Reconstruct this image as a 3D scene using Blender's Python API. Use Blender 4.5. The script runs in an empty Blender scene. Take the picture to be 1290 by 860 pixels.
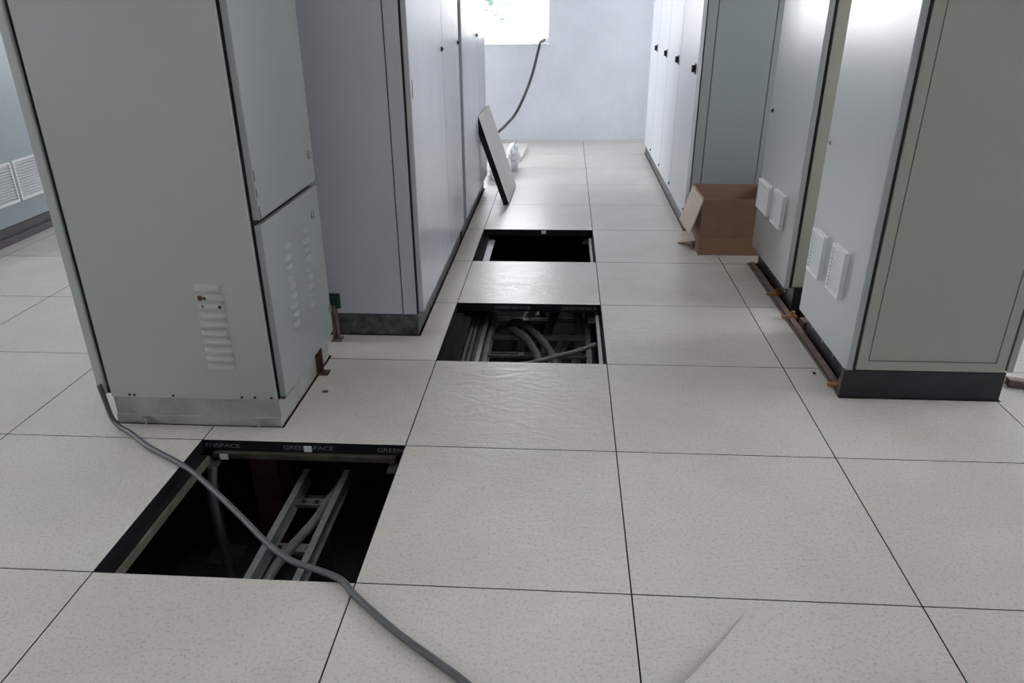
import bpy, bmesh, math, random
from mathutils import Vector, Matrix, noise
random.seed(7)
scene = bpy.context.scene
COL = scene.collection

# ------------------------------------------------------------------ camera
F_PX, PITCH, YAW, ROLL = 992.5, 0.47582, -0.082594, -0.013101
CAM = Vector((0.4326, -1.32968, 1.13193)); U0, V0 = 629.51, 511.633
cam_d = bpy.data.cameras.new('camera'); cam = bpy.data.objects.new('camera', cam_d); COL.objects.link(cam)
fwd = Vector((math.sin(YAW)*math.cos(PITCH), math.cos(YAW)*math.cos(PITCH), -math.sin(PITCH)))
rgt = Vector((math.cos(YAW), -math.sin(YAW), 0)); upv = rgt.cross(fwd)
r2 = rgt*math.cos(ROLL) + upv*math.sin(ROLL); u2 = -rgt*math.sin(ROLL) + upv*math.cos(ROLL)
cam.matrix_world = Matrix(((r2.x, u2.x, -fwd.x, CAM.x), (r2.y, u2.y, -fwd.y, CAM.y), (r2.z, u2.z, -fwd.z, CAM.z), (0, 0, 0, 1)))
cam_d.sensor_fit = 'HORIZONTAL'; cam_d.sensor_width = 36; cam_d.lens = 36*F_PX/1290
cam_d.shift_x = (645-U0)/1290; cam_d.shift_y = (V0-430)/1290
cam_d.clip_start = 0.02; cam_d.clip_end = 300
scene.camera = cam

# ------------------------------------------------------------------ sky, daylight, exposure
world = bpy.data.worlds.new('overcast_sky'); scene.world = world; world.use_nodes = True
bg = world.node_tree.nodes['Background']
bg.inputs[0].default_value = (0.965, 0.955, 1.0, 1); bg.inputs[1].default_value = 14.0
scene.view_settings.view_transform = 'Standard'; scene.view_settings.look = 'None'
scene.view_settings.gamma = 1; scene.view_settings.exposure = 0.0
scene.view_settings.use_curve_mapping = False
try:
    scene.cycles.use_denoising = True
    scene.cycles.max_bounces = 10; scene.cycles.diffuse_bounces = 6; scene.cycles.transparent_max_bounces = 12
    scene.cycles.sample_clamp_indirect = 8
except Exception: pass

# room extents
XL, XR, YF, YB, ZC, ZS = -4.2, 3.6, -4.5, 6.15, 3.0, -0.42
# windows: (wall, along0, along1, z0, z1); all but the first are unseen, added to bring in daylight
WINDOWS = [('back', -3.30, 0.28, 0.795, 1.88), ('back', 1.95, 3.40, 0.795, 2.65), ('left', 3.6, 5.95, 0.80, 2.75), ('left', -2.4, -1.2, 0.85, 2.20), ('left', 0.75, 2.1, 0.85, 2.65),
           ('right', 0.4, 2.4, 0.85, 2.65), ('right', 3.4, 5.6, 0.85, 2.65)]
for wl, a0, a1, z0, z1 in WINDOWS:       # sky portals: they only guide the sampling of the daylight that comes in through each window
    ld = bpy.data.lights.new('window_portal', 'AREA'); ld.shape = 'RECTANGLE'; ld.size = a1-a0; ld.size_y = z1-z0; ld.cycles.is_portal = True
    lo = bpy.data.objects.new('window_portal', ld); COL.objects.link(lo)
    m, zc = (a0+a1)/2, (z0+z1)/2
    loc, d = {'back': ((m, YB+.24, zc), (0, -1, 0)), 'front': ((m, YF-.24, zc), (0, 1, 0)),
              'left': ((XL-.24, m, zc), (1, 0, 0)), 'right': ((XR+.24, m, zc), (-1, 0, 0))}[wl]
    lo.location = loc; lo.rotation_euler = Vector(d).to_track_quat('-Z', 'Y').to_euler()

# ------------------------------------------------------------------ materials
MATS = {}
def lin(r, g, b):
    f = lambda c: (c/255/12.92) if c/255 <= 0.04045 else ((c/255+0.055)/1.055)**2.4
    return (f(r), f(g), f(b))
def mat(name, col, rough=0.5, metal=0.0, var=0.0, vscale=6.0, vcol=None, rvar=0.0, rscale=(8, 8, 8), bump=0.0, bscale=200.0, spec=0.5):
    m = bpy.data.materials.new(name); m.use_nodes = True; nt = m.node_tree; N = nt.nodes; L = nt.links
    b = N['Principled BSDF']; b.inputs['Base Color'].default_value = (*col, 1); b.inputs['Roughness'].default_value = rough
    b.inputs['Metallic'].default_value = metal; b.inputs['Specular IOR Level'].default_value = spec
    g = N.new('ShaderNodeNewGeometry')
    if var or vcol:
        n = N.new('ShaderNodeTexNoise'); n.inputs['Scale'].default_value = vscale; n.inputs['Detail'].default_value = 6; n.inputs['Roughness'].default_value = 0.6
        L.new(g.outputs['Position'], n.inputs['Vector'])
        r = N.new('ShaderNodeValToRGB'); r.color_ramp.elements[0].position = 0.32; r.color_ramp.elements[1].position = 0.68
        c0 = vcol if vcol else tuple(c*(1-var) for c in col)
        r.color_ramp.elements[0].color = (*c0, 1); r.color_ramp.elements[1].color = (*[c*(1+var*0.4) for c in col], 1)
        L.new(n.outputs['Fac'], r.inputs['Fac']); L.new(r.outputs['Color'], b.inputs['Base Color'])
    if rvar:
        mp = N.new('ShaderNodeMapping'); mp.inputs['Scale'].default_value = rscale; L.new(g.outputs['Position'], mp.inputs['Vector'])
        n = N.new('ShaderNodeTexNoise'); n.inputs['Scale'].default_value = 1; n.inputs['Detail'].default_value = 5; L.new(mp.outputs['Vector'], n.inputs['Vector'])
        mr = N.new('ShaderNodeMapRange'); mr.inputs['From Min'].default_value = 0.3; mr.inputs['From Max'].default_value = 0.7
        mr.inputs['To Min'].default_value = max(0.02, rough-rvar); mr.inputs['To Max'].default_value = rough+rvar
        L.new(n.outputs['Fac'], mr.inputs['Value']); L.new(mr.outputs['Result'], b.inputs['Roughness'])
    if bump:
        n = N.new('ShaderNodeTexNoise'); n.inputs['Scale'].default_value = bscale; n.inputs['Detail'].default_value = 3; L.new(g.outputs['Position'], n.inputs['Vector'])
        bp = N.new('ShaderNodeBump'); bp.inputs['Strength'].default_value = bump; bp.inputs['Distance'].default_value = 0.001
        L.new(n.outputs['Fac'], bp.inputs['Height']); L.new(bp.outputs['Normal'], b.inputs['Normal'])
    MATS[name] = m; return m

def tile_material():
    m = bpy.data.materials.new('speckled_laminate'); m.use_nodes = True; nt = m.node_tree; N = nt.nodes; L = nt.links
    b = N['Principled BSDF']; g = N.new('ShaderNodeNewGeometry')
    def noise_n(scale, detail=4, rough=0.6, stretch=None):
        n = N.new('ShaderNodeTexNoise'); n.inputs['Scale'].default_value = scale; n.inputs['Detail'].default_value = detail; n.inputs['Roughness'].default_value = rough
        if stretch:
            mp = N.new('ShaderNodeMapping'); mp.inputs['Scale'].default_value = stretch; L.new(g.outputs['Position'], mp.inputs['Vector']); L.new(mp.outputs['Vector'], n.inputs['Vector'])
        else: L.new(g.outputs['Position'], n.inputs['Vector'])
        return n
    def ramp(src, p0, c0, p1, c1):
        r = N.new('ShaderNodeValToRGB'); e = r.color_ramp.elements; e[0].position = p0; e[0].color = (*c0, 1); e[1].position = p1; e[1].color = (*c1, 1)
        L.new(src.outputs['Fac'], r.inputs['Fac']); return r
    def mix(a, c, fac, mode='MULTIPLY'):
        x = N.new('ShaderNodeMix'); x.data_type = 'RGBA'; x.blend_type = mode; x.inputs[0].default_value = fac
        L.new(a, x.inputs[6]); L.new(c, x.inputs[7]); return x.outputs[2]
    base = ramp(noise_n(3.0, 3), 0.3, (0.495, 0.470, 0.440), 0.7, (0.55, 0.526, 0.498))
    speck = ramp(noise_n(130, 2), 0.34, (0.62, 0.61, 0.60), 0.47, (1, 1, 1))
    fleck = ramp(noise_n(60, 3, 0.7), 0.31, (0.80, 0.785, 0.775), 0.42, (1, 1, 1))
    dirt = ramp(noise_n(1.9, 5, 0.6), 0.33, (0.92, 0.86, 0.84), 0.58, (1, 1, 1))
    c = mix(base.outputs['Color'], speck.outputs['Color'], 0.55); c = mix(c, fleck.outputs['Color'], 0.5); c = mix(c, dirt.outputs['Color'], 0.6)
    L.new(c, b.inputs['Base Color'])
    mr = N.new('ShaderNodeMapRange'); mr.inputs['From Min'].default_value = 0.3; mr.inputs['From Max'].default_value = 0.72
    mr.inputs['To Min'].default_value = 0.275; mr.inputs['To Max'].default_value = 0.36
    sm = noise_n(7.0, 9, 0.72, (1.0, 1.5, 1)); sm.inputs['Distortion'].default_value = 1.6; L.new(sm.outputs['Fac'], mr.inputs['Value']); L.new(mr.outputs['Result'], b.inputs['Roughness'])
    bp = N.new('ShaderNodeBump'); bp.inputs['Strength'].default_value = 0.12; bp.inputs['Distance'].default_value = 0.0006
    L.new(noise_n(240, 2).outputs['Fac'], bp.inputs['Height'])
    sw = noise_n(8.0, 2.5, 0.5, (1.0, 1.6, 1)); sw.inputs['Distortion'].default_value = 2.6     # scuffs and wipe marks in the gloss
    b2 = N.new('ShaderNodeBump'); b2.inputs['Strength'].default_value = 0.6; b2.inputs['Distance'].default_value = 0.0035
    L.new(sw.outputs['Fac'], b2.inputs['Height']); L.new(bp.outputs['Normal'], b2.inputs['Normal']); L.new(b2.outputs['Normal'], b.inputs['Normal'])
    MATS['tile'] = m
tile_material()
mat('tile_edge', (0.009, 0.009, 0.011), 0.55, spec=0.25)
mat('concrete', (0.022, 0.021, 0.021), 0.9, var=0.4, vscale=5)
mat('wall', (0.70, 0.735, 0.79), 0.85, var=0.07, vscale=4.0, bump=0.4, bscale=40)
mat('ceiling', (0.88, 0.88, 0.87), 0.9)
mat('pebble_paint', (0.37, 0.373, 0.325), 0.38, var=0.03, vscale=2, bump=0.15, bscale=500)
mat('pebble_door', (0.37, 0.39, 0.385), 0.25, var=0.03, vscale=2, rvar=0.015, rscale=(9, 9, 4), bump=0.12, bscale=350)
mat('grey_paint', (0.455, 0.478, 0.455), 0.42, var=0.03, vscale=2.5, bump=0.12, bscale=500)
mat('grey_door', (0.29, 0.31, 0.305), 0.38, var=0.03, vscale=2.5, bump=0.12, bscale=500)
mat('blue_grey', (0.56, 0.585, 0.645), 0.42, var=0.03, vscale=2, bump=0.1, bscale=500)
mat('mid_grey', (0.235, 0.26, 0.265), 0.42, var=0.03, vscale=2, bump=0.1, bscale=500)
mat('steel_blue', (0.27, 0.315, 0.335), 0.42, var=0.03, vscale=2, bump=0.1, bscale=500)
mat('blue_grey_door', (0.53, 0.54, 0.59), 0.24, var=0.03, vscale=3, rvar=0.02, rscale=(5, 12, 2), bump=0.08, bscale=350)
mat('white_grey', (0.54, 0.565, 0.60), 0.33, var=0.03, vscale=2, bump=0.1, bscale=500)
mat('core', (0.022, 0.022, 0.024), 0.7)
mat('black_paint', (0.018, 0.02, 0.024), 0.4, var=0.4, vscale=9)
mat('worn_black', (0.020, 0.020, 0.024), 0.5, vcol=(0.13, 0.13, 0.13), vscale=30)
mat('dirty_grey', (0.43, 0.445, 0.43), 0.5, vcol=(0.29, 0.285, 0.27), vscale=9)
mat('red_oxide', (0.055, 0.014, 0.011), 0.7, var=0.5, vscale=14)
mat('brown_steel', (0.22, 0.155, 0.135), 0.6, vcol=(0.11, 0.08, 0.07), vscale=18)
mat('rust', (0.10, 0.05, 0.03), 0.85, var=0.5, vscale=60)
mat('rust_orange', (0.36, 0.17, 0.06), 0.8, var=0.5, vscale=60)
mat('galvanised', (0.26, 0.27, 0.27), 0.42, metal=0.6, var=0.25, vscale=20)
mat('old_galv', (0.10, 0.092, 0.075), 0.5, metal=0.4, var=0.4, vscale=16)
mat('gasket', (0.010, 0.010, 0.011), 0.9, spec=0.2)
mat('bright_galv', (0.40, 0.40, 0.41), 0.45, metal=0.4, var=0.2, vscale=20)
mat('lip_galv', (0.20, 0.185, 0.15), 0.5, metal=0.4, var=0.4, vscale=16)
mat('white_plastic', (0.74, 0.75, 0.76), 0.45)
mat('dark_slot', (0.10, 0.105, 0.11), 0.6)
mat('black_plastic', (0.015, 0.015, 0.017), 0.4)
mat('steel', (0.45, 0.45, 0.45), 0.35, metal=0.9)
mat('cable_grey', (0.075, 0.077, 0.08), 0.5, var=0.15, vscale=20)
mat('cable_black', (0.035, 0.036, 0.04), 0.45, var=0.2, vscale=20)
mat('cable_underfloor', (0.12, 0.115, 0.115), 0.5, var=0.3, vscale=18)
mat('cardboard', (0.235, 0.145, 0.098), 0.85, var=0.10, vscale=9)
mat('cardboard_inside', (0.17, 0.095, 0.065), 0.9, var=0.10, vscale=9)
mat('cardboard_pale', (0.50, 0.41, 0.345), 0.8, var=0.08, vscale=9)
mat('tape', (0.27, 0.15, 0.085), 0.4)
mat('green_plastic', (0.006, 0.042, 0.03), 0.5)
mat('kick', (0.085, 0.072, 0.078), 0.6)
mat('paper', (0.78, 0.78, 0.78), 0.8)
mat('print_grey', (0.22, 0.22, 0.23), 0.6)
mat('window_white', (0.82, 0.83, 0.83), 0.5)
mat('bark', (0.12, 0.09, 0.065), 0.9, var=0.3, vscale=8)
mat('leaf', (0.085, 0.15, 0.115), 0.6, var=0.4, vscale=3)
mat('ground', (0.42, 0.43, 0.40), 0.95, var=0.15, vscale=0.6)
def glass_mat():
    m = bpy.data.materials.new('window_glass'); m.use_nodes = True; nt = m.node_tree; N = nt.nodes; L = nt.links
    N.remove(N['Principled BSDF']); t = N.new('ShaderNodeBsdfTransparent'); t.inputs[0].default_value = (0.95, 0.97, 0.97, 1)
    gl = N.new('ShaderNodeBsdfGlossy'); gl.inputs['Roughness'].default_value = 0.02
    fr = N.new('ShaderNodeFresnel'); fr.inputs['IOR'].default_value = 1.45
    x = N.new('ShaderNodeMixShader'); L.new(fr.outputs[0], x.inputs[0]); L.new(t.outputs[0], x.inputs[1]); L.new(gl.outputs[0], x.inputs[2])
    L.new(x.outputs[0], N['Material Output'].inputs[0]); MATS['glass'] = m
glass_mat()
def film_mat():
    m = bpy.data.materials.new('plastic_film'); m.use_nodes = True; nt = m.node_tree; N = nt.nodes; L = nt.links
    b = N['Principled BSDF']; b.inputs['Base Color'].default_value = (0.82, 0.82, 0.84, 1); b.inputs['Roughness'].default_value = 0.5
    t = N.new('ShaderNodeBsdfTransparent'); x = N.new('ShaderNodeMixShader'); x.inputs[0].default_value = 0.8
    L.new(t.outputs[0], x.inputs[1]); L.new(b.outputs[0], x.inputs[2]); L.new(x.outputs[0], N['Material Output'].inputs[0]); MATS['film'] = m
film_mat()

# ------------------------------------------------------------------ mesh helpers (world coordinates)
class MB:
    def __init__(s): s.v = []; s.f = []; s.m = []
    def box(s, x0, x1, y0, y1, z0, z1, mi=0, top=None):
        n = len(s.v); s.v += [(x0, y0, z0), (x1, y0, z0), (x1, y1, z0), (x0, y1, z0), (x0, y0, z1), (x1, y0, z1), (x1, y1, z1), (x0, y1, z1)]
        for i, q in enumerate(((0, 3, 2, 1), (4, 5, 6, 7), (0, 1, 5, 4), (1, 2, 6, 5), (2, 3, 7, 6), (3, 0, 4, 7))):
            s.f.append([n+k for k in q]); s.m.append(top if (top is not None and i == 1) else mi)
        return s
    def quad(s, a, b, c, d, mi=0):
        n = len(s.v); s.v += [tuple(a), tuple(b), tuple(c), tuple(d)]; s.f.append([n, n+1, n+2, n+3]); s.m.append(mi); return s
    def cyl(s, p, q, r0, r1=None, seg=14, mi=0):
        r1 = r0 if r1 is None else r1; p = Vector(p); q = Vector(q); d = (q-p).normalized()
        a = d.orthogonal().normalized(); b = d.cross(a); n = len(s.v)
        for c, r in ((p, r0), (q, r1)):
            for i in range(seg):
                t = 2*math.pi*i/seg; s.v.append(tuple(c+a*r*math.cos(t)+b*r*math.sin(t)))
        for i in range(seg):
            j = (i+1) % seg; s.f.append([n+i, n+j, n+seg+j, n+seg+i]); s.m.append(mi)
        s.f.append([n+i for i in reversed(range(seg))]); s.m.append(mi); s.f.append([n+seg+i for i in range(seg)]); s.m.append(mi); return s
    def tube(s, pts, r, seg=10, sub=6, mi=0):
        P = [Vector(p) for p in pts]; out = []
        for i in range(len(P)-1):
            p0, p1, p2, p3 = P[max(i-1, 0)], P[i], P[i+1], P[min(i+2, len(P)-1)]
            for k in range(sub):
                t = k/sub; out.append(0.5*((2*p1)+(p2-p0)*t+(2*p0-5*p1+4*p2-p3)*t*t+(3*p1-p0-3*p2+p3)*t**3))
        out.append(P[-1]); n = len(s.v); a = None
        for i, c in enumerate(out):
            d = (out[min(i+1, len(out)-1)]-out[max(i-1, 0)]).normalized()
            a = d.orthogonal().normalized() if a is None else (a-d*a.dot(d)).normalized()
            b = d.cross(a)
            for k in range(seg):
                t = 2*math.pi*k/seg; s.v.append(tuple(c+a*r*math.cos(t)+b*r*math.sin(t)))
        for i in range(len(out)-1):
            for k in range(seg):
                j = (k+1) % seg; s.f.append([n+i*seg+k, n+i*seg+j, n+(i+1)*seg+j, n+(i+1)*seg+k]); s.m.append(mi)
        s.f.append([n+k for k in reversed(range(seg))]); s.m.append(mi); e = n+(len(out)-1)*seg
        s.f.append([e+k for k in range(seg)]); s.m.append(mi); return s
    def build(s, name, mats, parent=None, bevel=0.0, smooth=False):
        if isinstance(mats, str): mats = [mats]
        if parent is None:
            xs, ys, zs = zip(*s.v); org = Vector(((min(xs)+max(xs))/2, (min(ys)+max(ys))/2, min(zs)))
        else: org = ORG[parent.name]
        me = bpy.data.meshes.new(name); me.from_pydata([tuple(Vector(v)-org) for v in s.v], [], s.f)
        for m in mats: me.materials.append(MATS[m])
        for p, mi in zip(me.polygons, s.m): p.material_index = mi; p.use_smooth = smooth
        if bevel:
            bm = bmesh.new(); bm.from_mesh(me); bmesh.ops.bevel(bm, geom=bm.edges[:], offset=bevel, segments=2, affect='EDGES', profile=0.5); bm.to_mesh(me); bm.free()
        me.update(); o = bpy.data.objects.new(name, me); COL.objects.link(o); o.parent = parent
        if parent is None: o.location = org
        ORG[o.name] = org; return o
ORG = {}
def thing(name, loc, label, cat, group=None):
    o = bpy.data.objects.new(name, None); COL.objects.link(o); o.location = loc; o.empty_display_size = 0.1; ORG[o.name] = Vector(loc)
    return tag(o, label, cat, group)
def tag(o, label, cat, group=None):
    o['label'] = label; o['category'] = cat
    if group: o['group'] = group
    return o
def struct(o): o['kind'] = 'structure'; return o
def box(name, mats, parent, x0, x1, y0, y1, z0, z1, bevel=0.0): return MB().box(x0, x1, y0, y1, z0, z1).build(name, mats, parent, bevel)

# ------------------------------------------------------------------ raised floor
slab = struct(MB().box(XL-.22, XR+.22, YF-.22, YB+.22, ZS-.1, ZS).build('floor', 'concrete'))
TT = 0.035; GAP = 0.0016
HOLES = {(-1, 0), (0, 2), (0, 4)}
CUTS = [(-.912, -.384, .684, 1.226), (-.668, -.094, 1.424, 4.07), (1.3185, 1.812, .974, 2.415), (1.092, 1.73, 2.994, 5.47)]
full = None; tiles = {}
def cells(x0, x1, y0, y1):
    hit = [c for c in CUTS if c[0] < x1 and c[1] > x0 and c[2] < y1 and c[3] > y0]
    if not hit: return None
    xs = sorted({x0, x1} | {min(max(v, x0), x1) for c in hit for v in c[:2]}); ys = sorted({y0, y1} | {min(max(v, y0), y1) for c in hit for v in c[2:]})
    out = []
    for i in range(len(xs)-1):
        for j in range(len(ys)-1):
            mx, my = (xs[i]+xs[i+1])/2, (ys[j]+ys[j+1])/2
            if xs[i+1]-xs[i] > 1e-4 and ys[j+1]-ys[j] > 1e-4 and not any(c[0] < mx < c[1] and c[2] < my < c[3] for c in hit): out.append((xs[i], xs[i+1], ys[j], ys[j+1]))
    return out
for i in range(-7, 6):
    for j in range(-8, 11):
        if (i, j) in HOLES: continue
        x0, x1, y0, y1 = max(i*.6, XL)+GAP, min((i+1)*.6, XR)-GAP, max(j*.6, YF)+GAP, min((j+1)*.6, YB)-GAP
        if x1-x0 < .02 or y1-y0 < .02: continue
        cs = cells(x0, x1, y0, y1); whole = (x1-x0 > .59 and y1-y0 > .59)
        if cs is not None and not cs: continue
        if cs is None and whole and full:
            o = full.copy(); COL.objects.link(o); o.location = Vector((x0, y0, 0)) - slab.location - FULL0; ORG[o.name] = ORG[slab.name]; tiles[(i, j)] = o; continue
        mb = MB()
        for c in (cs or [(x0, x1, y0, y1)]): mb.box(c[0], c[1], c[2], c[3], -TT, 0, 1, top=0)
        o = mb.build('floor_tile', ['tile', 'tile_edge'], slab); tiles[(i, j)] = o
        if cs is None and whole and full is None:
            full = o; FULL0 = Vector((x0, y0, 0)) - slab.location
# pedestals and stringers round the openings
def pedestal(x, y):
    mb = MB(); mb.box(x-.05, x+.05, y-.05, y+.05, -TT-.031, -TT-.026).cyl((x, y, -TT-.03), (x, y, -.16), .009).cyl((x, y, -.15), (x, y, ZS+.005), .014)
    mb.cyl((x, y, -.17), (x, y, -.15), .02, seg=6).box(x-.05, x+.05, y-.05, y+.05, ZS, ZS+.005)
    mb.build('pedestal', 'old_galv', slab)
for x in (-.6, 0, .6):
    for y in (0, .6, 1.2, 1.8, 2.4, 3.0): pedestal(x, y)
for x in (-.6, 0, .6):
    for y in (0, .6, 1.2, 1.8, 2.4):
        if x == 0 and y > .5:     # wide flange set in from the tile edge
            MB().box(-.014, .030, y+.03, y+.57, -TT-.022, -TT, 1).box(.030, .064, y+.03, y+.57, -TT-.022, -TT-.018, 0).build('stringer', ['bright_galv' if y > 2 else 'gasket', 'gasket'], slab); continue
        sg = 1 if x < .5 else -1; xs_ = sorted((x-.014*sg, x+(.020 if x < .5 else .008)*sg)); lip = sorted((xs_[1 if sg > 0 else 0], xs_[1 if sg > 0 else 0]+(.0065 if x < .5 else .012)*sg))
        MB().box(xs_[0], xs_[1], y+.03, y+.57, -TT-.022, -TT, 1).box(lip[0], lip[1], y+.03, y+.57, -TT-.022, -TT-.001, 0).build('stringer', ['bright_galv' if x > .5 else 'lip_galv', 'gasket'], slab)
for y in (0, .6, 1.2, 1.8, 2.4, 3.0):
    for x in ((-.6,) if y in (1.8, 3.0) else (-.6, 0)): box('stringer', 'old_galv', slab, x+.03, x+.57, y-.016, y+.018, -TT-.016, -TT)

# lettering on the black tile edges
def lettering(txt, xa, tile, y, zc, width, h, font_scale=None):
    cu = bpy.data.curves.new('lettering', 'FONT'); cu.body = txt; cu.size = 1; cu.extrude = 0
    tmp = bpy.data.objects.new('tmp', cu); COL.objects.link(tmp); dg = bpy.context.evaluated_depsgraph_get(); dg.update()
    me = bpy.data.meshes.new_from_object(tmp.evaluated_get(dg)); bpy.data.objects.remove(tmp); me.name = 'lettering'
    xs = [v.co.x for v in me.vertices]; ys = [v.co.y for v in me.vertices]; mx, mn = max(xs), min(xs); my, ny = max(ys), min(ys)
    org = ORG[slab.name]
    for v in me.vertices:
        v.co = Vector((xa+(v.co.x-mn)/(mx-mn)*width, y-.0006, zc-h/2+(v.co.y-ny)/(my-ny)*h)) - org - tile.location
    me.materials.clear(); me.materials.append(MATS['print_grey']); o = bpy.data.objects.new('lettering', me); COL.objects.link(o); o.parent = tile
    return o
t = tiles[(-1, 1)]; L0 = .148
lettering('ENSPACE', -.596, t, .6+GAP, -.018, L0*.71, .013); lettering('GREENSPACE', -.361, t, .6+GAP, -.018, L0, .013); lettering('GREEN', -.084, t, .6+GAP, -.018, L0*.52, .013)
t = tiles[(0, 3)]
lettering('GREENSPACE', .16, t, 1.8+GAP, -.018, L0, .012); lettering('GREENSPACE', .437, t, 1.8+GAP, -.018, L0, .012)

# ------------------------------------------------------------------ walls, ceiling, windows
def wall(side, openings):
    mb = MB(); T = .24
    if side in ('back', 'front'): a0, a1 = XL-T, XR+T
    else: a0, a1 = YF, YB
    def put(p0, p1, z0, z1):
        if side == 'back': mb.box(p0, p1, YB, YB+T, z0, z1)
        elif side == 'front': mb.box(p0, p1, YF-T, YF, z0, z1)
        elif side == 'left': mb.box(XL-T, XL, p0, p1, z0, z1)
        else: mb.box(XR, XR+T, p0, p1, z0, z1)
    cur = a0
    for o0, o1, z0, z1 in sorted(openings):
        put(cur, o0, ZS, ZC); put(o0, o1, ZS, z0); put(o0, o1, z1, ZC); cur = o1
    put(cur, a1, ZS, ZC)
    return struct(mb.build('wall_'+side, 'wall'))
for s in ('back', 'left', 'right', 'front'): wall(s, [w[1:] for w in WINDOWS if w[0] == s])
struct(box('ceiling', 'ceiling', None, XL-.24, XR+.24, YF-.24, YB+.24, ZC, ZC+.15))
for k, (wl, a0, a1, z0, z1) in enumerate(WINDOWS):
    def P(mb, p0, p1, d0, d1, q0, q1):   # d = depth into the wall from the room side
        if wl == 'back': mb.box(p0, p1, YB+d0, YB+d1, q0, q1)
        elif wl == 'front': mb.box(p0, p1, YF-d1, YF-d0, q0, q1)
        elif wl == 'left': mb.box(XL-d1, XL-d0, p0, p1, q0, q1)
        else: mb.box(XR+d0, XR+d1, p0, p1, q0, q1)
        return mb
    w = bpy.data.objects.new('window_%d' % (k+1), None); COL.objects.link(w); ORG[w.name] = Vector((0, 0, 0)); struct(w)
    fr = MB(); b = .05; mid = (a0+a1)/2
    P(fr, a0, a1, .12, .17, z0, z0+b); P(fr, a0, a1, .12, .17, z1-b, z1); P(fr, a0, a0+b, .12, .17, z0+b, z1-b); P(fr, a1-b, a1, .12, .17, z0+b, z1-b); P(fr, mid-.03, mid+.03, .12, .17, z0+b, z1-b)
    fr.build('window_frame', 'window_white', w)
    P(MB(), a0, a1, -.015, .12, z0-.02, z0).build('window_sill', 'window_white', w) if wl != 'back' else P(MB(), a0, a1, -.004, .12, z0-.012, z0).build('window_sill', 'window_white', w)
    P(MB(), a0+b, mid-.03, .142, .146, z0+b, z1-b).build('pane', 'glass', w)
    # the right-hand sash of the back window is slid open, the cable goes out through it
    if wl == 'back': P(MB(), a0+b+.03, mid-.05, .150, .154, z0+b, z1-b).build('pane', 'glass', w)
    else: P(MB(), mid+.03, a1-b, .142, .146, z0+b, z1-b).build('pane', 'glass', w)
mat('tube', (0.8, 0.8, 0.8)); MATS['tube'].node_tree.nodes['Principled BSDF'].inputs['Emission Color'].default_value = (1.0, 0.96, 0.92, 1)
MATS['tube'].node_tree.nodes['Principled BSDF'].inputs['Emission Strength'].default_value = 8.5
for k, y in enumerate((.15, 1.45)):  # unseen lamps, added to lift the dim floor along the aisle
    c = thing('added_fill_lamp', (.62, y, ZC-.07), ['added ceiling fill lamp over the near floor opening', 'added ceiling fill lamp over the middle floor opening'][k], 'lamp', 'added fill lamps over the aisle')
    box('housing', 'window_white', c, .54, .70, y-.62, y+.62, ZC-.03, ZC); box('diffuser', 'tube', c, .55, .69, y-.60, y+.60, ZC-.07, ZC-.03)
struct(MB().box(-90, 90, -60, 120, ZS-.75, ZS-.7).build('ground', 'ground'))

# ------------------------------------------------------------------ cabinets
HT = 1.92
def louvre(parent, m, axis, c, a0, a1, z, h, d):      # pressed louvre: half-lens hood, open below
    mb = MB(); nx, nz = 8, 4; n0 = 0; V = []
    for i in range(nx+1):
        u = i/nx; e = math.sin(math.pi*min(1, max(0, u)))**0.35 if 0 < u < 1 else 0
        for k in range(nz+1):
            w = k/nz; dep = d*e*math.sin(w*math.pi/2)**0.8; zz = z+h/2-w*h
            a = a0+(a1-a0)*u
            V.append((a, c-dep, zz) if axis == 'y' else (c+dep, a, zz))
    mb.v = V
    for i in range(nx):
        for k in range(nz):
            q = [i*(nz+1)+k, (i+1)*(nz+1)+k, (i+1)*(nz+1)+k+1, i*(nz+1)+k+1]; mb.f.append(q if axis == 'y' else q); mb.m.append(0)
    for i in range(nx):      # underside lip
        p, q = i*(nz+1)+nz, (i+1)*(nz+1)+nz; n = len(mb.v)
        for s in (p, q):
            v = mb.v[s]; mb.v.append((v[0], c+.001, v[2]+.001) if axis == 'y' else (c-.001, v[1], v[2]+.001))
        mb.f.append([p, q, n+1, n]); mb.m.append(0)
    o = mb.build('louvre', m, parent, smooth=False); return o
def round_lock(parent, face, d, y, z, r=.011, m='black_plastic'):    # on a +x (d=1) or -x (d=-1) face
    mb = MB().cyl((face, y, z), (face+d*.006, y, z), r, r*.92).cyl((face+d*.006, y, z), (face+d*.010, y, z), r*.5, seg=6); return mb.build('lock', m, parent)
def vent(parent, face, d, y0, y1, z0, z1, th=.016, n=14, slot='white_plastic'):
    mb = MB(); b = .010; f0, f1 = (face, face+d*th) if d > 0 else (face+d*th, face)
    mb.box(f0, f1, y0, y0+b, z0, z1); mb.box(f0, f1, y1-b, y1, z0, z1); mb.box(f0, f1, y0+b, y1-b, z0, z0+b); mb.box(f0, f1, y0+b, y1-b, z1-b, z1)
    mb.box(face if d > 0 else face-.003, face+.003 if d > 0 else face, y0+b, y1-b, z0+b, z1-b, 1)
    hh = (z1-z0-2*b)/n
    for i in range(n):
        za = z0+b+i*hh; xi, xo = face+d*.004, face+d*th*.98
        a = (xo, y0+b, za+hh*.22); b2 = (xo, y1-b, za+hh*.22); c = (xi, y1-b, za+hh*.72); e = (xi, y0+b, za+hh*.72)
        off = Vector((0, 0, hh*.16)); mb.quad(a, b2, c, e); mb.quad(Vector(a)-off, Vector(e)-off, Vector(c)-off, Vector(b2)-off); mb.quad(a, Vector(a)-off, Vector(b2)-off, b2)
    return mb.build('vent_grille', ['white_plastic', slot], parent)
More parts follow.
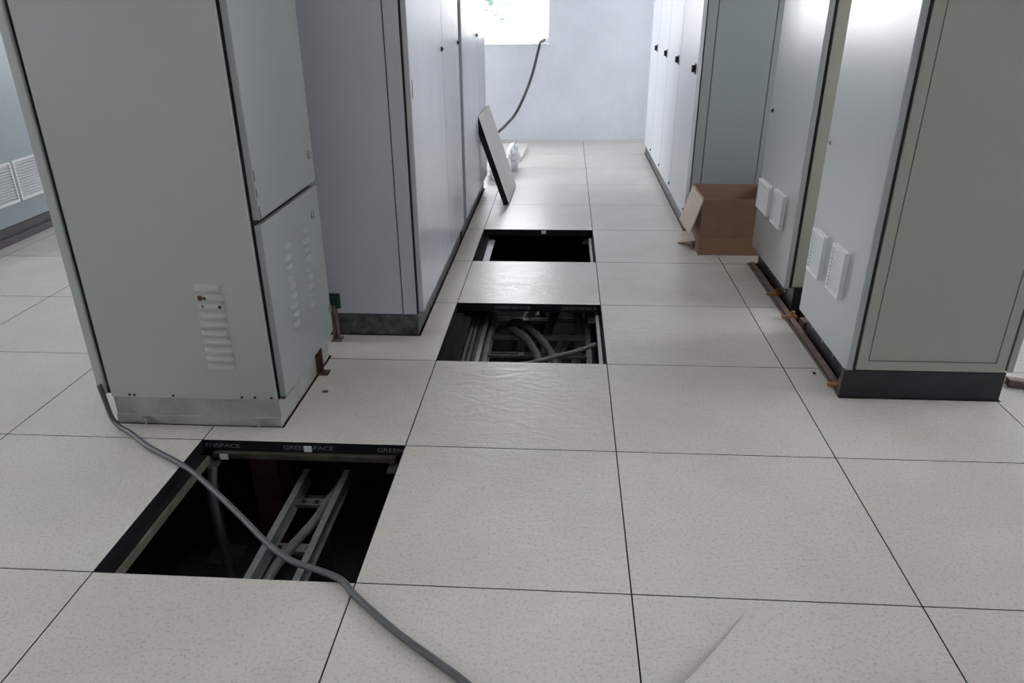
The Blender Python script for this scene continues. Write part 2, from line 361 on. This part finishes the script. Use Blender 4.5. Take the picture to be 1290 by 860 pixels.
def base_frame(root, x0, x1, y0, y1, m='red_oxide', z1=-.002):
    mb = MB(); w = .045
    for xa in (x0, x1-w): mb.box(xa, xa+w, y0, y1, z1-.05, z1)
    for ya in (y0, y1-w): mb.box(x0+w, x1-w, ya, ya+w, z1-.05, z1)
    for xa in (x0, x1-w):
        for ya in (y0, y1-w): mb.box(xa, xa+w, ya, ya+w, ZS, z1-.05)
    return mb.build('base_frame', m, root)

# --- near left cabinet with louvres
c = thing('electrical_cabinet', (-.65, .96, ZS), 'tall grey louvred cabinet at the left with split upper and lower doors', 'cabinet')
box('body', 'core', c, -.908, -.390, .702, 1.215, .09, HT)
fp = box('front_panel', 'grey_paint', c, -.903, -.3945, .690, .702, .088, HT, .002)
zs = [.434-.0265*i for i in range(10)]
for i, z in enumerate(zs): louvre(fp, 'grey_paint', 'y', .690, -.582-.0004*i, -.502, z, .017, .008)
for (x, z, w, h) in ((-.566, zs[1]-.002, .017, .006), (-.553, zs[1]-.003, .010, .009), (-.563, zs[2]+.001, .006, .006), (-.514, zs[2]-.001, .011, .007)):
    MB().cyl((x, .684, z), (x, .6815, z), w/2, w/2*.8, seg=9).build('rust_spot', 'rust', fp)
for x, m in ((-.845, 'core'), (-.71, 'rust'), (-.50, 'rust'), (-.46, 'core'), (-.41, 'rust'), (-.83, 'rust')):
    MB().cyl((x, .691, .0965), (x, .6885, .0965), .0042, seg=10).build('screw_hole', m, fp)
box('rear_door', 'grey_paint', c, -.942, -.916, .690, 1.215, .095, HT, .003)
box('door_seal', 'core', c, -.916, -.9035, .700, 1.21, .095, HT-.002)
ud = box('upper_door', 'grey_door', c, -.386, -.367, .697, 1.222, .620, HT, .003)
for k, (y, z, h) in enumerate(((.7055, .640, .030), (.704, .690, .022), (.7035, .735, .028), (.709, .627, .008))):
    MB().box(-.3672, -.3664, y-.002, y+.002, z-h/2, z+h/2).build('rust_chip', 'rust', ud)
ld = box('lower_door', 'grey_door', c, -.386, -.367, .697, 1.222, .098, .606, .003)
for par, y, z in ((ud, 1.172, .708), (ld, 1.140, .529), (ld, 1.205, .187)):
    MB().cyl((-.367, y, z), (-.362, y, z), .013).box(-.362, -.359, y-.003, y+.003, z-.011, z+.011).build('lock', 'steel', par)
for i in range(9):
    z = .497-.0295*i
    louvre(ld, 'grey_door', 'x', -.367, .842, .905, z, .018, .0065); louvre(ld, 'grey_door', 'x', -.367, 1.020, 1.080, z+.004, .018, .0065)
pl = MB().box(-.902, -.391, .696, 1.215, 0, .086).box(-.902, -.391, .689, .696, 0, .030).build('plinth', 'dirty_grey', c, .0015)
for x in (-.80, -.452):
    MB().cyl((x, .689, .020), (x, .672, .018), .008, seg=6).cyl((x, .672, .018), (x+.002, .660, .016), .004).build('anchor_bolt', 'steel', pl)
    MB().box(x-.025, x+.012, .686, .689, .006, .024).build('washer_plate', 'steel', pl)
base_frame(c, -.900, -.395, .696, 1.215)
br = MB().box(-.391, -.366, 1.062, 1.068, -.30, .10).box(-.391, -.385, 1.068, 1.090, -.30, .10).box(-.384, -.352, 1.055, 1.092, 0, .006).build('angle_bracket', 'rust', c)
MB().box(-.386, -.3855, .715, .735, .086, .100).box(-.3855, -.374, .702, .78, .088, .097).build('rust_seam', 'rust', c)

# --- left row
def left_unit(y0, y1, splits, label, first):
    c = thing('electrical_cabinet', (-.37, (y0+y1)/2, ZS), label, 'cabinet', 'cabinets in the left row')
    box('body', 'core', c, -.658, -.100, y0+.008, y1-.002, .085, HT)
    box('side_panel', 'blue_grey', c, -.660, -.1575, y0, y0+.008, .085, HT, .0015)
    box('corner_post', 'blue_grey', c, -.1535, -.1045, y0, y0+.012, .085, HT, .0015)
    box('back_panel', 'blue_grey', c, -.664, -.660, y0+.002, y1-.002, .085, HT)
    box('end_panel', 'blue_grey', c, -.658, -.100, y1-.002, y1, .085, HT)
    for (a, b, ly, lz) in splits:
        d = box('door', 'blue_grey_door', c, -.097, -.078, a, b, .092, HT, .003)
        if lz: round_lock(d, -.078, 1, ly, lz, .010)
    box('plinth', 'worn_black' if first else 'black_paint', c, -.655, -.102, y0+.002, y1, 0, .084, .002)
    base_frame(c, -.655, -.106, y0+.004, y1)
    return c
c2 = left_unit(1.430, 2.745, [(1.436, 2.205, 2.168, .957), (2.210, 2.742, 2.70, .958)], 'blue-grey cabinet with worn black plinth behind the louvred cabinet', True)
c3 = left_unit(2.80, 4.062, [(2.868, 3.590, 3.565, .957), (3.595, 4.060, None, None)], 'blue-grey cabinet that the loose floor panel leans against', False)
box('door_nameplate', 'brown_steel', c2, -.078, -.0768, 1.462, 1.470, .84, .90)
gb = MB().box(-.425, -.378, 1.372, 1.386, .125, .180).box(-.420, -.384, 1.360, 1.372, .140, .172).build('terminal_block', 'green_plastic')
tag(gb, 'dark green terminal block on the rusty bracket between left cabinets', 'terminal block')
rb = MB().box(-.413, -.395, 1.385, 1.391, -.30, .165).box(-.413, -.408, 1.362, 1.385, -.30, .165).box(-.42, -.382, 1.352, 1.395, 0, .006).cyl((-.404, 1.37, .16), (-.392, 1.368, .01), .006).build('steel_bracket', 'brown_steel')
tag(rb, 'rusty upright steel bracket holding a green block beside the worn plinth', 'bracket')

# --- right near pair
def right_unit(y0, y1, label, framed):
    c = thing('electrical_cabinet', (1.58, (y0+y1)/2, ZS), label, 'cabinet', 'olive grey cabinets on the right')
    box('body', 'core', c, 1.349, 1.800, y0+.006, y1-.004, .092, HT)
    if framed:
        mb = MB(); mb.box(1.356, 1.3865, y0, y0+.006, .097, HT); mb.box(1.7675, 1.797, y0, y0+.006, .097, HT); mb.box(1.3865, 1.7675, y0, y0+.006, .097, .1265); mb.box(1.3865, 1.7675, y0, y0+.006, HT-.03, HT)
        mb.build('side_frame', 'pebble_paint', c); box('side_panel', 'pebble_paint', c, 1.3895, 1.7645, y0+.0005, y0+.006, .1295, HT-.033)
    else: box('side_panel', 'pebble_paint', c, 1.358, 1.797, y0, y0+.006, .097, HT)
    box('end_panel', 'pebble_paint', c, 1.356, 1.797, y1-.004, y1, .097, HT)
    d = box('door', 'pebble_door', c, 1.327, 1.347, y0+.003, y1, .088, HT, .003)
    box('rear_door', 'pebble_paint', c, 1.806, 1.826, y0+.003, y1, .097, HT, .003)
    MB().box(1.319 if framed else 1.366, 1.806, y0, y0+.018, 0, .094).box(1.366, 1.795, y0+.018, y1, 0, .092).build('plinth', 'black_paint', c, .0012)
    for k in range(4):
        y = y0+.1+(y1-y0-.18)*k/3; MB().cyl((1.366, y, .045), (1.360, y, .045), .006, seg=6).build('bolt', 'steel', c)
    base_frame(c, 1.372, 1.79, y0+.02, y1)
    return c, d
c, d = right_unit(.980, 1.545, 'olive grey cabinet nearest on the right, with a grooved side panel', True)
round_lock(d, 1.327, -1, 1.515, .694, .008, 'steel'); vent(c, 1.327, -1, 1.358, 1.494, .262, .412, n=11); vent(c, 1.327, -1, 1.136, 1.264, .268, .420, n=11)
c, d = right_unit(1.775, 2.405, 'olive grey cabinet between the cardboard box and the nearest right cabinet', False)
round_lock(d, 1.327, -1, 2.35, .696, .008); vent(c, 1.327, -1, 2.165, 2.370, .284, .408, n=11); vent(c, 1.327, -1, 1.930, 2.090, .284, .420, n=11)
# steel channel in the slot in front of the right pair
c = thing('steel_channel', (1.34, 1.7, ZS), 'rusty brown steel channel in the slot along the right cabinets', 'steel channel')
MB().box(1.331, 1.352, 1.000, 2.41, -.060, .008).box(1.352, 1.358, 1.000, 2.41, -.060, -.048).build('web', 'brown_steel', c)
MB().box(1.3195, 1.324, 1.000, 2.41, -.036, .004).build('edge_angle', 'brown_steel', c)
for y in (1.045, 1.66, 1.93): MB().box(1.305, 1.362, y, y+.014, .006, .016).cyl((1.345, y+.007, .012), (1.345, y+.007, .034), .008, seg=6).build('clamp', 'rust_orange', c)
for y in (1.1, 1.7, 2.3): MB().box(1.331, 1.352, y, y+.04, ZS, -.06).build('leg', 'brown_steel', c)
# lighter bracket in the gap between the two
o = MB().box(1.372, 1.43, 1.60, 1.66, ZS, .012).box(1.385, 1.40, 1.60, 1.615, .012, .05).build('steel_stub', 'brown_steel'); tag(o, 'short brown steel stub in the gap between the two olive cabinets', 'steel stub')

# --- rear right row, four bays
bays = [(3.0, 3.690), (3.692, 4.295), (4.297, 4.915), (4.917, 5.46)]
blab = ['pale grey cabinet bay next to the cardboard box, showing its side', 'pale grey cabinet bay, second from the cardboard box', 'pale grey cabinet bay, third from the cardboard box', 'pale grey cabinet bay nearest the back wall']
for k, (y0, y1) in enumerate(bays):
    c = thing('electrical_cabinet', (1.4, (y0+y1)/2, ZS), blab[k], 'cabinet', 'pale cabinets in the rear right row')
    box('body', 'core', c, 1.110, 1.70, y0+.008, y1-.001, .065, HT)
    d = box('door', 'white_grey', c, 1.088, 1.107, y0+.004, y1-.004, .072, HT, .002)
    if k == 0:
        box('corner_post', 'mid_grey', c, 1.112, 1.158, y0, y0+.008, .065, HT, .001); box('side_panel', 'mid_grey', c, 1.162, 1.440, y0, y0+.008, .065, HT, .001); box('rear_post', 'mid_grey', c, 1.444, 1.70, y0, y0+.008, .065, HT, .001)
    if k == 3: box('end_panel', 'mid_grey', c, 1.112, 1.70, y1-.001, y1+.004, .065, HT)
    h = MB().box(1.0835, 1.088, y0+.055, y0+.087, .785, .835).box(1.068, 1.0835, y0+.060, y0+.082, .795, .828).build('handle', 'black_plastic', d, .0015)
    MB().cyl((1.088, y0+.03, .11), (1.082, y0+.03, .11), .008).build('hinge_pin', 'black_plastic', d)
    box('plinth', 'worn_black', c, 1.098, 1.695, y0, y1, 0, .065)
    base_frame(c, 1.10, 1.69, y0+.002, y1)

# --- far left cabinets
for k, (y0, y1, lab) in enumerate(((2.28, 3.06, 'blue-grey cabinet with white slatted vents at the far left edge'), (3.064, 3.84, 'blue-grey cabinet standing behind the far left vented one'))):
    c = thing('electrical_cabinet', (-2.81, (y0+y1)/2, 0), lab, 'cabinet', 'cabinets along the far left')
    box('body', 'steel_blue', c, -3.11, -2.528, y0, y1, .085, HT)
    d = box('door', 'steel_blue', c, -2.526, -2.508, y0+.003, y1-.003, .088, HT, .002)
    vent(c, -2.508, 1, y0+.17, y0+.474, .195, .400, .018, 13, 'dark_slot'); vent(c, -2.508, 1, y0+.496, y0+.745, .195, .402, .018, 13, 'dark_slot')
    box('plinth', 'black_paint', c, -3.10, -2.515, y0, y1, 0, .084); box('kick_strip', 'kick', c, -2.515, -2.498, y0, y1, 0, .034)

# ------------------------------------------------------------------ things on the floor
# loose panel leaning on the left row
def loose_panel(name, label, origin, ex, ey, sx, sy, th=.034, edge='white_plastic'):
    ex = Vector(ex).normalized(); ey = Vector(ey).normalized(); n = ex.cross(ey); o = Vector(origin); mb = MB()
    mb.box(0, 1, 0, 1, 0, 1, 1, top=0); mb.v = [tuple(o+ex*x*sx+ey*y*sy+n*(z-1)*th) for x, y, z in mb.v]
    return tag(mb.build(name, ['tile', edge]), label, 'floor panel')
ht = .545; dx = .178; dz = math.sqrt(ht*ht-dx*dx)
up = Vector((-dx, 0, dz)).normalized(); al = Vector((.012, .56, 0)).normalized(); nn = al.cross(up)
if nn.x < 0: nn = -nn
# bottom rear edge touches the floor: shift so the lowest point is z=0
th = .034; o0 = Vector((.100, 3.566, 0)); lift = th*nn.z
mb = MB().box(0, 1, 0, 1, 0, 1, 1); V = []
for x, y, z in mb.v: V.append(tuple(o0+al*x*.57+up*y*ht-nn*(1-z)*th+Vector((0, 0, lift))))
mb.v = V; mb.m = [1, 0, 1, 1, 1, 1]
tag(mb.build('floor_panel', ['tile', 'tile_edge']), 'black-edged floor panel leaning upright against the left cabinet row', 'floor panel')
loose_panel('floor_panel', 'loose floor panel lying flat near the back wall', (-.50, 5.06, .034), (1, .01, 0), (.03, 1, 0), .60, .66)

# crumpled plastic film
def film(name, label, c, s, seed):
    bm = bmesh.new(); bmesh.ops.create_icosphere(bm, subdivisions=4, radius=1)
    for v in bm.verts:
        p = v.co.copy(); n = noise.noise(p*2.3+Vector((seed, 0, 0)))*.35+abs(noise.noise(p*5+Vector((0, seed, 0))))*.35
        p *= (.85+n); v.co = Vector((c[0]+p.x*s[0], c[1]+p.y*s[1], max(c[2]+p.z*s[2], .002)))
    mb = MB(); mb.v = [tuple(v.co) for v in bm.verts]; bm.verts.index_update(); mb.f = [[v.index for v in f.verts] for f in bm.faces]; mb.m = [0]*len(mb.f); bm.free()
    return tag(mb.build(name, 'film', smooth=True), label, 'plastic bag')
film('plastic_bag', 'crumpled clear plastic bag beside the flat loose panel', (.055, 4.72, .085), (.048, .16, .10), 3)
film('plastic_bag', 'crumpled clear plastic bag behind the leaning panel', (-.060, 4.40, .055), (.055, .13, .07), 9)

# thin sheet curling up in front
E1 = Vector((-.126, -.2, 0)).normalized(); E2 = Vector((.311, -.172, 0)).normalized(); K = Vector((.833, -.039, 0)); mb = MB(); n = 24
for lay in (0, 1):
    for i in range(n+1):
        for j in range(n+1):
            t_, s_ = .6*i/n, .6*j/n; z = .0014+.042*(t_/.24)**1.5*max(0.2, 1-1.2*s_) if t_ > 0 else .0014
            z = min(z, .10); p = K+E1*t_+E2*s_; mb.v.append((p.x, p.y, z+.0025*lay))
N1 = (n+1)**2
for i in range(n):
    for j in range(n):
        a = i*(n+1)+j; q = [a, a+1, a+n+2, a+n+1]; mb.f.append(q); mb.m.append(0); mb.f.append([N1+k for k in reversed(q)]); mb.m.append(0)
for i in range(n):
    for a, b in ((i, i+1), (n*(n+1)+i+1, n*(n+1)+i), ((i+1)*(n+1), i*(n+1)), (i*(n+1)+n, (i+1)*(n+1)+n)): mb.f.append([b, a, a+N1, b+N1]); mb.m.append(0)
sh = mb.build('laminate_sheet', 'tile', smooth=False); tag(sh, 'thin off-white sheet lying askew on the floor in front', 'sheet')

# cables
CB = [(-.928, .70, .60), (-.928, .686, .30), (-.926, .680, .13), (-.922, .683, .075), (-.905, .668, .026), (-.872, .645, .0095), (-.821, .611, .0085), (-.736, .540, .0085), (-.670, .497, .0085), (-.604, .455, .0085), (-.555, .422, .004), (-.469, .350, -.002), (-.352, .239, -.004), (-.244, .131, -.003), (-.166, .066, .001), (-.092, .030, .006), (-.030, -.003, .0085), (.019, -.057, .0085), (.122, -.153, .0085), (.214, -.226, .0085), (.281, -.281, .0085), (.40, -.40, .0085), (.52, -.62, .0085), (.55, -.95, .0085)]
CB = CB[2:]
tag(MB().tube(CB, .0078, 12, 6).build('grey_cable', 'cable_grey', smooth=True), 'thick grey cable snaking from the louvred cabinet across the near floor opening', 'cable')
WC = [(.26, 6.60, .62), (.245, 6.36, .80), (.225, 6.20, .812), (.205, 6.135, .805), (.190, 6.10, .745), (.137, 6.08, .545), (.075, 5.97, .386), (.006, 5.92, .256), (-.058, 5.80, .19), (-.121, 5.62, .147), (-.23, 5.40, .09), (-.36, 5.2, .045), (-.52, 4.9, .013), (-.60, 4.6, .013)]
tag(MB().tube(WC, .0125, 12, 6).build('black_cable', 'cable_black', smooth=True), 'black cable hanging from the window sill down the back wall', 'cable')

tag(MB().box(-.335, -.318, .925, .938, 0, .004).build('rust_flake', 'rust', None, .0015), 'tiny rust flake on the tile right of the louvred cabinet', 'flake')
tag(MB().box(1.288, 1.297, 1.150, 1.163, 0, .005).build('crumb', 'core', None, .0015), 'tiny dark crumb on the floor beside the steel channel', 'crumb')
# cardboard box
c = thing('cardboard_box', (1.28, 2.72, 0), 'open brown cardboard box with one pale flap beside the right cabinets', 'box')
X0, X1, Y0, Y1, H, w = 1.104, 1.455, 2.540, 2.905, .272, .004
box('front_wall', ['cardboard'], c, X0, X1, Y0, Y0+w, 0, H); box('back_wall', 'cardboard_inside', c, X0, X1, Y1-w, Y1, 0, H)
box('side_wall', 'cardboard', c, X0, X0+w, Y0+w, Y1-w, 0, H); box('side_wall', 'cardboard_inside', c, X1-w, X1, Y0+w, Y1-w, 0, H)
box('bottom', 'cardboard_inside', c, X0+w, X1-w, Y0+w, Y1-w, 0, w)
box('tape_strip', 'tape', c, X0+.001, X1-.002, Y0-.0006, Y0, .001, .083)
def slab4(name, m, par, q, t_):
    q = [Vector(v) for v in q]; nrm = (q[1]-q[0]).cross(q[3]-q[0]).normalized()*t_; mb = MB(); mb.v = [tuple(v) for v in q]+[tuple(v+nrm) for v in q]
    mb.f = [[3, 2, 1, 0], [4, 5, 6, 7], [0, 1, 5, 4], [1, 2, 6, 5], [2, 3, 7, 6], [3, 0, 4, 7]]; mb.m = [0]*6; return mb.build(name, m, par)
slab4('flap', 'cardboard_pale', c, [(X0+.002, Y0+.004, H), (X0+.002, Y1-.004, H), (1.040, Y1-.10, .115), (1.052, Y0+.010, .098)], -.004)
slab4('torn_flap', 'cardboard_pale', c, [(X0-.001, Y0+.10, .045), (X0-.001, Y0+.22, .06), (1.035, Y0+.27, .004), (1.030, Y0+.21, .004)], -.003)
slab4('flap', 'cardboard_inside', c, [(X0+.01, Y1-.006, H-.001), (X1-.01, Y1-.006, H-.001), (X1-.02, Y1-.05, H-.16), (X0+.02, Y1-.05, H-.16)], -.003)

# offcut right of the near cabinet
mb = MB().box(1.885, 2.12, 1.075, 1.105, .022, .026).box(1.885, 2.12, 1.099, 1.105, 0, .022).box(1.885, 2.12, 1.075, 1.081, 0, .022)
mb.v = [(x+.25*(y-1.04)*0, y+(x-1.905)*-.35, z) for x, y, z in mb.v]
tag(mb.build('steel_offcut', 'brown_steel'), 'brown steel offcut on the floor right of the nearest olive cabinet', 'steel offcut')

# ------------------------------------------------------------------ under the floor
def ladder(label, xa, xb, y0, y1, zt, rungs):
    c = thing('cable_ladder', ((xa+xb)/2, (y0+y1)/2, ZS), label, 'cable tray'); h = .045
    for x, s in ((xa, 1), (xb, -1)):
        MB().box(x-.009, x+.009, y0, y1, zt-.003, zt).box(x-.0015, x+.0015, y0, y1, zt-h, zt-.003).box(x-.009, x+.009, y0, y1, zt-h-.003, zt-h).build('rail', 'galvanised', c)
    for y in rungs:
        mb = MB(); a0, a1 = min(xa, xb)+.002, max(xa, xb)-.002; mb.box(a0, a1, y, y+.008, zt-h, zt-h+.012); mb.box(a0, a1, y+.026, y+.034, zt-h, zt-h+.012)
        for k in range(4): xx = a0+(a1-a0)*k/3; mb.box(max(a0, xx-.012), min(a1, xx+.012), y+.008, y+.026, zt-h+.004, zt-h+.012)
        mb.build('rung', 'galvanised', c)
    for y in (y0+.1, y1-.1): MB().box(min(xa, xb), max(xa, xb), y, y+.03, zt-h-.03, zt-h-.003).box((xa+xb)/2-.015, (xa+xb)/2+.015, y, y+.03, ZS, zt-h-.03).build('support', 'old_galv', c)
    return c
ladder('galvanised cable ladder in the near floor opening', -.320, -.197, -.30, .66, -.125, (.06, .30, .515))
ladder('wide galvanised cable ladder carrying curved cables in the middle opening', .140, .553, 1.0, 2.35, -.125, (1.02, 1.22, 1.42, 1.62, 1.815, 2.02, 2.22))
ladder('narrow galvanised cable ladder at the left of the middle opening', .036, .116, 1.0, 2.35, -.105, (1.1, 1.4, 1.7, 2.0, 2.25))
def ucable(pts, r, label, group, m='cable_underfloor'): return tag(MB().tube(pts, r, 12, 8).build('power_cable', m, smooth=True), label, 'cable', group)
G1, G2 = 'cables in the near opening', 'cables in the middle opening'
ucable([(-.30, -.25, -.155), (-.285, .10, -.155), (-.275, .25, -.152), (-.235, .42, -.150), (-.222, .52, -.15), (-.225, .75, -.2)], .013, 'dark cable lying in the ladder of the near opening', G1)
ucable([(-.56, .55, -.06), (-.555, .50, -.15), (-.53, .46, -.30), (-.50, .40, -.395), (-.40, .15, -.405)], .014, 'dark cable dropping down the back left corner of the near opening', G1, 'cable_black')
ZT = -.140
ucable([(.02, 2.0, -.215), (.10, 2.0, -.207), (.155, 1.998, -.195), (.205, 1.985, -.165), (.250, 1.95, ZT), (.318, 1.842, ZT), (.358, 1.746, ZT), (.388, 1.656, ZT), (.410, 1.560, ZT), (.43, 1.36, ZT), (.44, 1.05, ZT)], .016, 'thick cable curving widest across the middle opening', G2)
ucable([(.02, 1.93, -.215), (.10, 1.93, -.207), (.155, 1.925, -.195), (.205, 1.893, -.160), (.232, 1.858, ZT), (.290, 1.765, ZT), (.330, 1.640, ZT), (.348, 1.555, ZT), (.36, 1.36, ZT), (.36, 1.05, ZT)], .016, 'thick cable curving inside the widest one in the middle opening', G2)
ucable([(.47, 2.33, -.135), (.449, 2.207, -.135), (.431, 2.141, -.138), (.403, 2.017, -.138), (.378, 1.905, -.185), (.364, 1.80, -.23), (.350, 1.70, -.26), (.33, 1.4, -.30)], .018, 'thick cable slanting down from the back of the middle opening', G2)
ucable([(.525, 2.33, -.12), (.497, 2.153, -.12), (.494, 2.09, -.12), (.513, 1.99, -.128), (.519, 1.925, -.155), (.516, 1.85, -.200), (.505, 1.74, -.235), (.485, 1.60, -.27)], .019, 'thick cable bending down at the right of the middle opening', G2)
ucable([(.500, 2.36, -.165), (.525, 2.19, -.150), (.560, 2.09, -.100), (.582, 2.00, -.14), (.587, 1.90, -.20), (.585, 1.75, -.28)], .013, 'thin cable at the back right of the middle opening', G2)
for k in range(3): ucable([(.515+.012*k, 2.03-.03*k, -.225), (.458+.012*k, 1.997-.03*k, -.225), (.431+.014*k, 1.902-.02*k, -.225), (.408+.018*k, 1.79, -.225), (.392+.022*k, 1.70, -.225), (.38+.024*k, 1.3, -.225)], .0085, ['outer slim cable looping in the middle opening', 'middle slim cable looping in the middle opening', 'inner slim cable looping in the middle opening'][k], G2)
ucable([(.283, 2.40, -.23), (.269, 2.292, -.23), (.246, 2.14, -.23), (.235, 2.03, -.24), (.23, 1.9, -.30)], .010, 'slim straight cable behind the curving ones in the middle opening', G2)
ucable([(.345, 2.42, -.235), (.334, 2.317, -.235), (.323, 2.165, -.235), (.306, 2.042, -.245), (.295, 1.9, -.30)], .020, 'thick straight cable behind the curving ones in the middle opening', G2)
for k in range(3): ucable([(.056+.021*k, 1.05, -.126), (.054+.021*k, 1.5, -.126), (.053+.021*k, 1.9, -.126), (.054+.021*k, 2.3, -.126)], .0095, ['leftmost cable on the narrow ladder of the middle opening', 'centre cable on the narrow ladder of the middle opening', 'rightmost cable on the narrow ladder of the middle opening'][k], G2)
ucable([(.10, 1.215, -.075), (.248, 1.29, -.060), (.34, 1.325, -.055), (.421, 1.37, -.050), (.50, 1.42, -.048), (.571, 1.484, -.046)], .0085, 'thin cable crossing the front edge of the middle opening', G2)
o = MB().box(-.49, -.41, .640, .655, ZS, -.045).box(-.50, -.40, .628, .668, ZS, ZS+.008).build('steel_post', 'red_oxide'); tag(o, 'dark red steel post under the louvred cabinet in the near opening', 'steel post')
MB().box(-.115, -.008, .010, .060, -.068, -.064).box(-.115, -.008, .056, .060, -.064, -.058).build('pedestal', 'galvanised', slab)
# paper tags
for (x, y, z, w_, lab) in ((-.288, .6, -.020, .022, 'white paper tag stuck on the lettered tile edge'), (-.537, .585, -.045, .024, 'white paper tag on the stringer below the lettered tile edge'), (.332, 3.0, -.014, .026, 'small grey paper tag on the tile edge of the farthest opening')):
    q = MB().box(x-w_/2, x+w_/2, y-.0035, y-.0005+GAP, z-.009, z+.008).build('paper_tag', 'paper'); tag(q, lab, 'tag', 'paper tags in the openings')

# ------------------------------------------------------------------ outside the back window
c = thing('tree', (-1.5, 11.0, ZS-.7), 'leafy green tree outside the back window', 'tree')
MB().cyl((-1.5, 11, ZS-.7), (-1.4, 11, 2.0), .14, .10).cyl((-1.4, 11, 1.9), (-.4, 10.9, 3.2), .06, .02).cyl((-1.4, 11, 1.6), (-2.4, 11.2, 3.0), .06, .02).build('trunk', 'bark', c)
mb = MB(); rng = random.Random(5)
clusters = [(-.62, 10.6, 1.12, .30, 70), (-.9, 10.8, 1.5, .45, 200), (-.1, 11, 2.2, .8, 500), (-1.6, 11, 2.6, 1.0, 700), (.6, 11.2, 3.0, .8, 400), (-2.6, 11.3, 2.4, .9, 500), (-.6, 11, 3.4, 1.0, 600)]
for cx, cy, cz, r, k in clusters:
    for _ in range(k):
        p = Vector((rng.gauss(0, .5), rng.gauss(0, .5), rng.gauss(0, .4)))*r+Vector((cx, cy, cz)); a = Vector((rng.uniform(-1, 1), rng.uniform(-1, 1), rng.uniform(-.6, .6))).normalized(); b = a.orthogonal().normalized(); L_, W_ = rng.uniform(.07, .13), .03
        mb.quad(p-a*L_/2, p+b*W_, p+a*L_/2, p-b*W_)
fo = mb.build('foliage', 'leaf', c); fo['kind'] = 'stuff'
